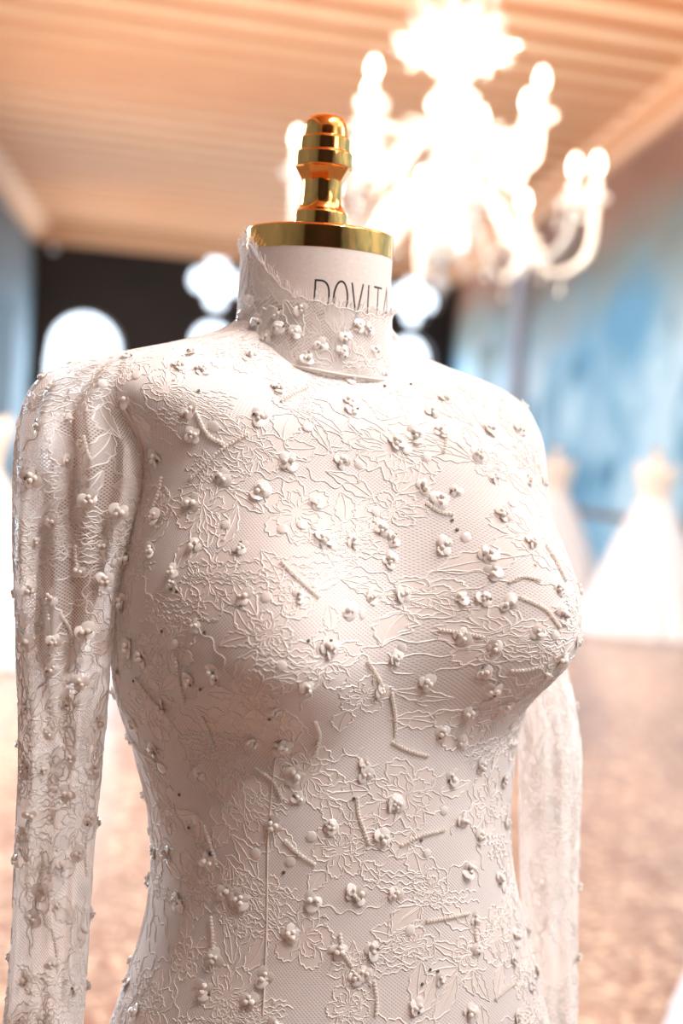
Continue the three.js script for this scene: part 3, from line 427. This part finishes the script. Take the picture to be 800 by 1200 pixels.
// ------------------------------------------------------------------ chandelier
const ch = thing('chandelier', 'milky white glass chandelier with glaring flame bulbs, hanging behind the gold finial', 'chandelier', [0.47, 0, -7.2]);
{
  const bodyPts = [[0.002, 2.28], [0.03, 2.31], [0.05, 2.36], [0.02, 2.42], [0.035, 2.46], [0.11, 2.54], [0.13, 2.62], [0.07, 2.70], [0.05, 2.76], [0.09, 2.84], [0.13, 2.95], [0.07, 3.06], [0.045, 3.14], [0.10, 3.24], [0.13, 3.34], [0.06, 3.44], [0.04, 3.55], [0.07, 3.65], [0.05, 3.8], [0.03, 4.0], [0.06, 4.15], [0.03, 4.3], [0.012, 4.5]];
  part('stem', lathe(bodyPts, 28), M.murano, ch);
  part('chain', new THREE.CylinderGeometry(0.012, 0.012, 0.9, 10).translate(0, 4.9, 0), M.black, ch); part('ceiling_rose', lathe([[0, 5.3], [0.09, 5.3], [0.12, 5.36], [0.12, 5.4]], 24), M.gold, ch);
  const dishGeo = lathe([[0.012, 0], [0.05, 0.005], [0.075, 0.022], [0.085, 0.04], [0.08, 0.042], [0.05, 0.02], [0.02, 0.015], [0.02, 0.05], [0.035, 0.065], [0.045, 0.085], [0.02, 0.088]], 24);
  const candleGeo = new THREE.CylinderGeometry(0.015, 0.017, 0.1, 12).translate(0, 0.13, 0), bulbGeo = lathe([[0.001, 0.175], [0.014, 0.18], [0.024, 0.2], [0.027, 0.22], [0.02, 0.25], [0.009, 0.275], [0.001, 0.285]], 16);
  const dropGeo = lathe([[0.001, -0.11], [0.012, -0.1], [0.018, -0.085], [0.008, -0.06], [0.004, -0.05], [0.008, -0.04], [0.004, -0.03], [0.002, 0]], 10);
  const leafGeo = (() => { const sh = new THREE.Shape(); sh.moveTo(0, 0); sh.bezierCurveTo(0.07, 0.08, 0.06, 0.2, 0, 0.3); sh.bezierCurveTo(-0.06, 0.2, -0.07, 0.08, 0, 0); const g = new THREE.ExtrudeGeometry(sh, { depth: 0.008, bevelEnabled: true, bevelSize: 0.004, bevelThickness: 0.004, bevelSegments: 1, steps: 1, curveSegments: 8 }); const p = g.attributes.position; for (let i = 0; i < p.count; i++) p.setZ(i, p.getZ(i) + 1.6 * p.getY(i) ** 2); g.computeVertexNormals(); return g; })();
  const flowerGeo = (() => { const l = []; for (let i = 0; i < 6; i++) l.push(leafGeo.clone().scale(0.42, 0.3, 0.5).rotateX(-0.5).translate(0, 0.01, 0).rotateZ(i * Math.PI / 3)); l.push(new THREE.SphereGeometry(0.022, 10, 8).translate(0, 0, 0.02)); return merge(l); })();
  function arm(a, R, y0, dip, yc, r0) {
    const g = new THREE.Group(); g.name = numbered('arm'); ch.add(g); g.rotation.y = a;
    part('arm_tube', tube([V(r0, y0, 0), V(r0 + (R - r0) * 0.22, y0 + 0.03, 0), V(r0 + (R - r0) * 0.5, y0 - dip * 0.75, 0), V(r0 + (R - r0) * 0.75, y0 - dip, 0), V(R - 0.03, y0 - dip * 0.7, 0), V(R, yc - 0.06, 0), V(R, yc, 0)], 0.019, 40, 9), M.murano, g);
    const put = (n, geo, mat) => { const m = part(n, geo, mat, g); m.position.set(R, yc, 0); return m; };
    put('drip_pan', dishGeo, M.murano); put('candle', candleGeo, M.murano); put('bulb', bulbGeo, M.bulb);
    const l = new THREE.PointLight(new THREE.Color(1, 0.85, 0.68), BULB); l.name = 'bulb_light'; l.position.set(R, yc + 0.225, 0); l.castShadow = true; g.add(l);
    for (const [f, yy] of [[0.5, y0 - dip * 0.75], [0.78, y0 - dip]]) { const d = part('glass_drop', dropGeo, M.murano, g); d.position.set(r0 + (R - r0) * f, yy - 0.015, 0); }
    const d = part('glass_drop', dropGeo, M.murano, g); d.position.set(R - 0.08, yc + 0.01, 0);
    const fl = part('glass_flower', flowerGeo, M.murano, g); fl.position.set(r0 + (R - r0) * 0.55, y0 - dip * 0.6, 0.02); fl.rotation.set(-0.4, 0.5, a); fl.scale.setScalar(0.7);
  }
  for (let i = 0; i < 8; i++) arm(i / 8 * 2 * Math.PI + 0.12, i % 2 ? 0.80 : 0.84, 2.82, 0.36, i % 2 ? 2.72 : 2.86, 0.07);
  for (let i = 0; i < 6; i++) arm(i / 6 * 2 * Math.PI + 0.55, 0.52, 3.12, 0.16, 3.22, 0.06);
  for (let t = 0; t < 3; t++) for (let i = 0; i < 8; i++) { const h = new THREE.Group(); const m = part('glass_leaf', leafGeo, M.murano, ch); const a = i / 8 * 6.283 + t * 0.4, rr = [0.1, 0.08, 0.06][t]; m.position.set(Math.cos(a) * rr, [3.1, 3.5, 3.95][t], Math.sin(a) * rr); m.rotation.order = 'YXZ'; m.rotation.set([0.75, 0.6, 0.5][t], Math.PI / 2 - a, 0); m.scale.setScalar([0.8, 0.95, 1.1][t]); }
  for (let t = 1; t < 3; t++) for (let i = 0; i < 7; i++) { const m = part('glass_flower', flowerGeo, M.murano, ch); const a = i / 7 * 6.283 + t, rr = [0.15, 0.2, 0.2][t]; m.position.set(Math.cos(a) * rr, [3.3, 3.72, 4.12][t], Math.sin(a) * rr); m.rotation.order = 'YXZ'; m.rotation.set(-0.3, Math.PI / 2 - a, 0); m.scale.setScalar(1.5); }
}

// added chandelier, unseen, above and right of the camera: key light on the dress
{ const near = ch.clone(); near.name = numbered('chandelier'); scene.add(near); near.position.set(1.35, 0, 0.55); near.rotation.y = 0.3;
  near.userData = { ...ch.userData, label: 'added unseen white glass chandelier overhead on the right, lighting the dress and mirrored in the gold cap and finial' };
  near.traverse((o) => { if (o.isPointLight) { o.intensity = ADDEDBULB; o.color.setRGB(1, 0.97, 0.96); } });
}

// ------------------------------------------------------------------ gowns on display further down the hall
const silk = phys({ color: 0xf1eef0, roughness: 0.7, sheen: 0.3, sheenColor: new THREE.Color(1, 1, 1) }), satin = std({ color: 0xeadbd0, roughness: 0.6 });
function ring(fn, rows, seg) { const s = sampled((t, ph, o) => fn(t, ph, o), seg, rows, 0, 1, true, 1); const c = V(), n = V(); s.at(0.25, s.V1 * 0.5, 0, c, n); if (n.z < 0) for (let i = 0; i < s.N.length; i++) s.N[i] *= -1; return s.geo(); }
const skirtGeo = ring((t, ph, o) => { const y = lerp(1.07, 0.012, t), r = 0.115 + 0.43 * Math.pow(t, 0.85) + (0.022 * Math.sin(ph * 14) + 0.012 * Math.sin(ph * 23 + 1)) * t; return o.set(r * Math.cos(ph), y, r * Math.sin(ph) * 0.95); }, 30, 150);
const bodiceGeo = ring((t, ph, o) => { const y = lerp(1.36 + 0.02 * Math.cos(2 * ph), 1.07, t), w = [0.165, 0.17, 0.15, 0.125, 0.117], k = t * 4, i = Math.min(3, Math.floor(k)), r = lerp(w[i], w[i + 1], k - i), b = 0.045 * Math.exp(-(((t - 0.3) / 0.25) ** 2)) * Math.max(0, Math.sin(ph)) ** 2; return o.set(r * Math.cos(ph), y, (r * 0.68 + b) * Math.sin(ph)); }, 16, 48);
const sashGeo = ring((t, ph, o) => { const y = lerp(1.085, 1.05, t), r = 0.121; return o.set(r * Math.cos(ph), y, r * Math.sin(ph) * 0.85); }, 2, 48);
const topGeo = lathe([[0.0, 1.58], [0.048, 1.58], [0.048, 1.5], [0.06, 1.47], [0.12, 1.44], [0.155, 1.41], [0.155, 1.3], [0.14, 1.25], [0.1, 1.1]], 36).scale(1, 1, 0.62);
function gown(label, x, z, turn, group) {
  const t = thing('bridal_gown', label, 'gown', [x, 0, z], turn, group); part('bodice', bodiceGeo, satin, t); part('skirt', skirtGeo, silk, t); part('sash', sashGeo, satin, t); for (const m of t.children) m.scale.set(1.12, 1.09, 1.12);
  return t;
}
function stand(label, x, z, turn) {
  const t = thing('dress_form', label, 'dress form', [x, 0, z], turn); part('torso', topGeo, satin, t); part('cap', new THREE.SphereGeometry(0.03, 14, 8).translate(0, 1.6, 0), M.gold, t); part('pole', new THREE.CylinderGeometry(0.015, 0.015, 1.1, 10).translate(0, 0.56, 0), M.black, t); part('base', lathe([[0, 0], [0.18, 0], [0.18, 0.012], [0.02, 0.03]], 24), M.black, t); return t;
}
for (const [gl, fl, x, z, turn] of [
  ['strapless full white gown standing alone by the blue painted wall', 'cream dress form in the full white gown by the blue wall', 2.70, -12, -0.2],
  ['strapless white gown half hidden behind the right bust of the lace dress', 'cream dress form in the gown half hidden behind the lace dress', 2.05, -13.6, -0.5],
  ['white gown cut off at the left edge, behind the sheer lace sleeve', 'cream dress form in the gown at the left edge of the picture', -2.24, -8.1, 0.3],
  ['white gown of which only a skirt edge shows in the lower right corner', 'cream dress form in the gown at the lower right corner', 1.49, -2.35, 0.1]]) { gown(gl, x, z, turn); stand(fl, x, z, turn); }

renderer.render(scene, camera);
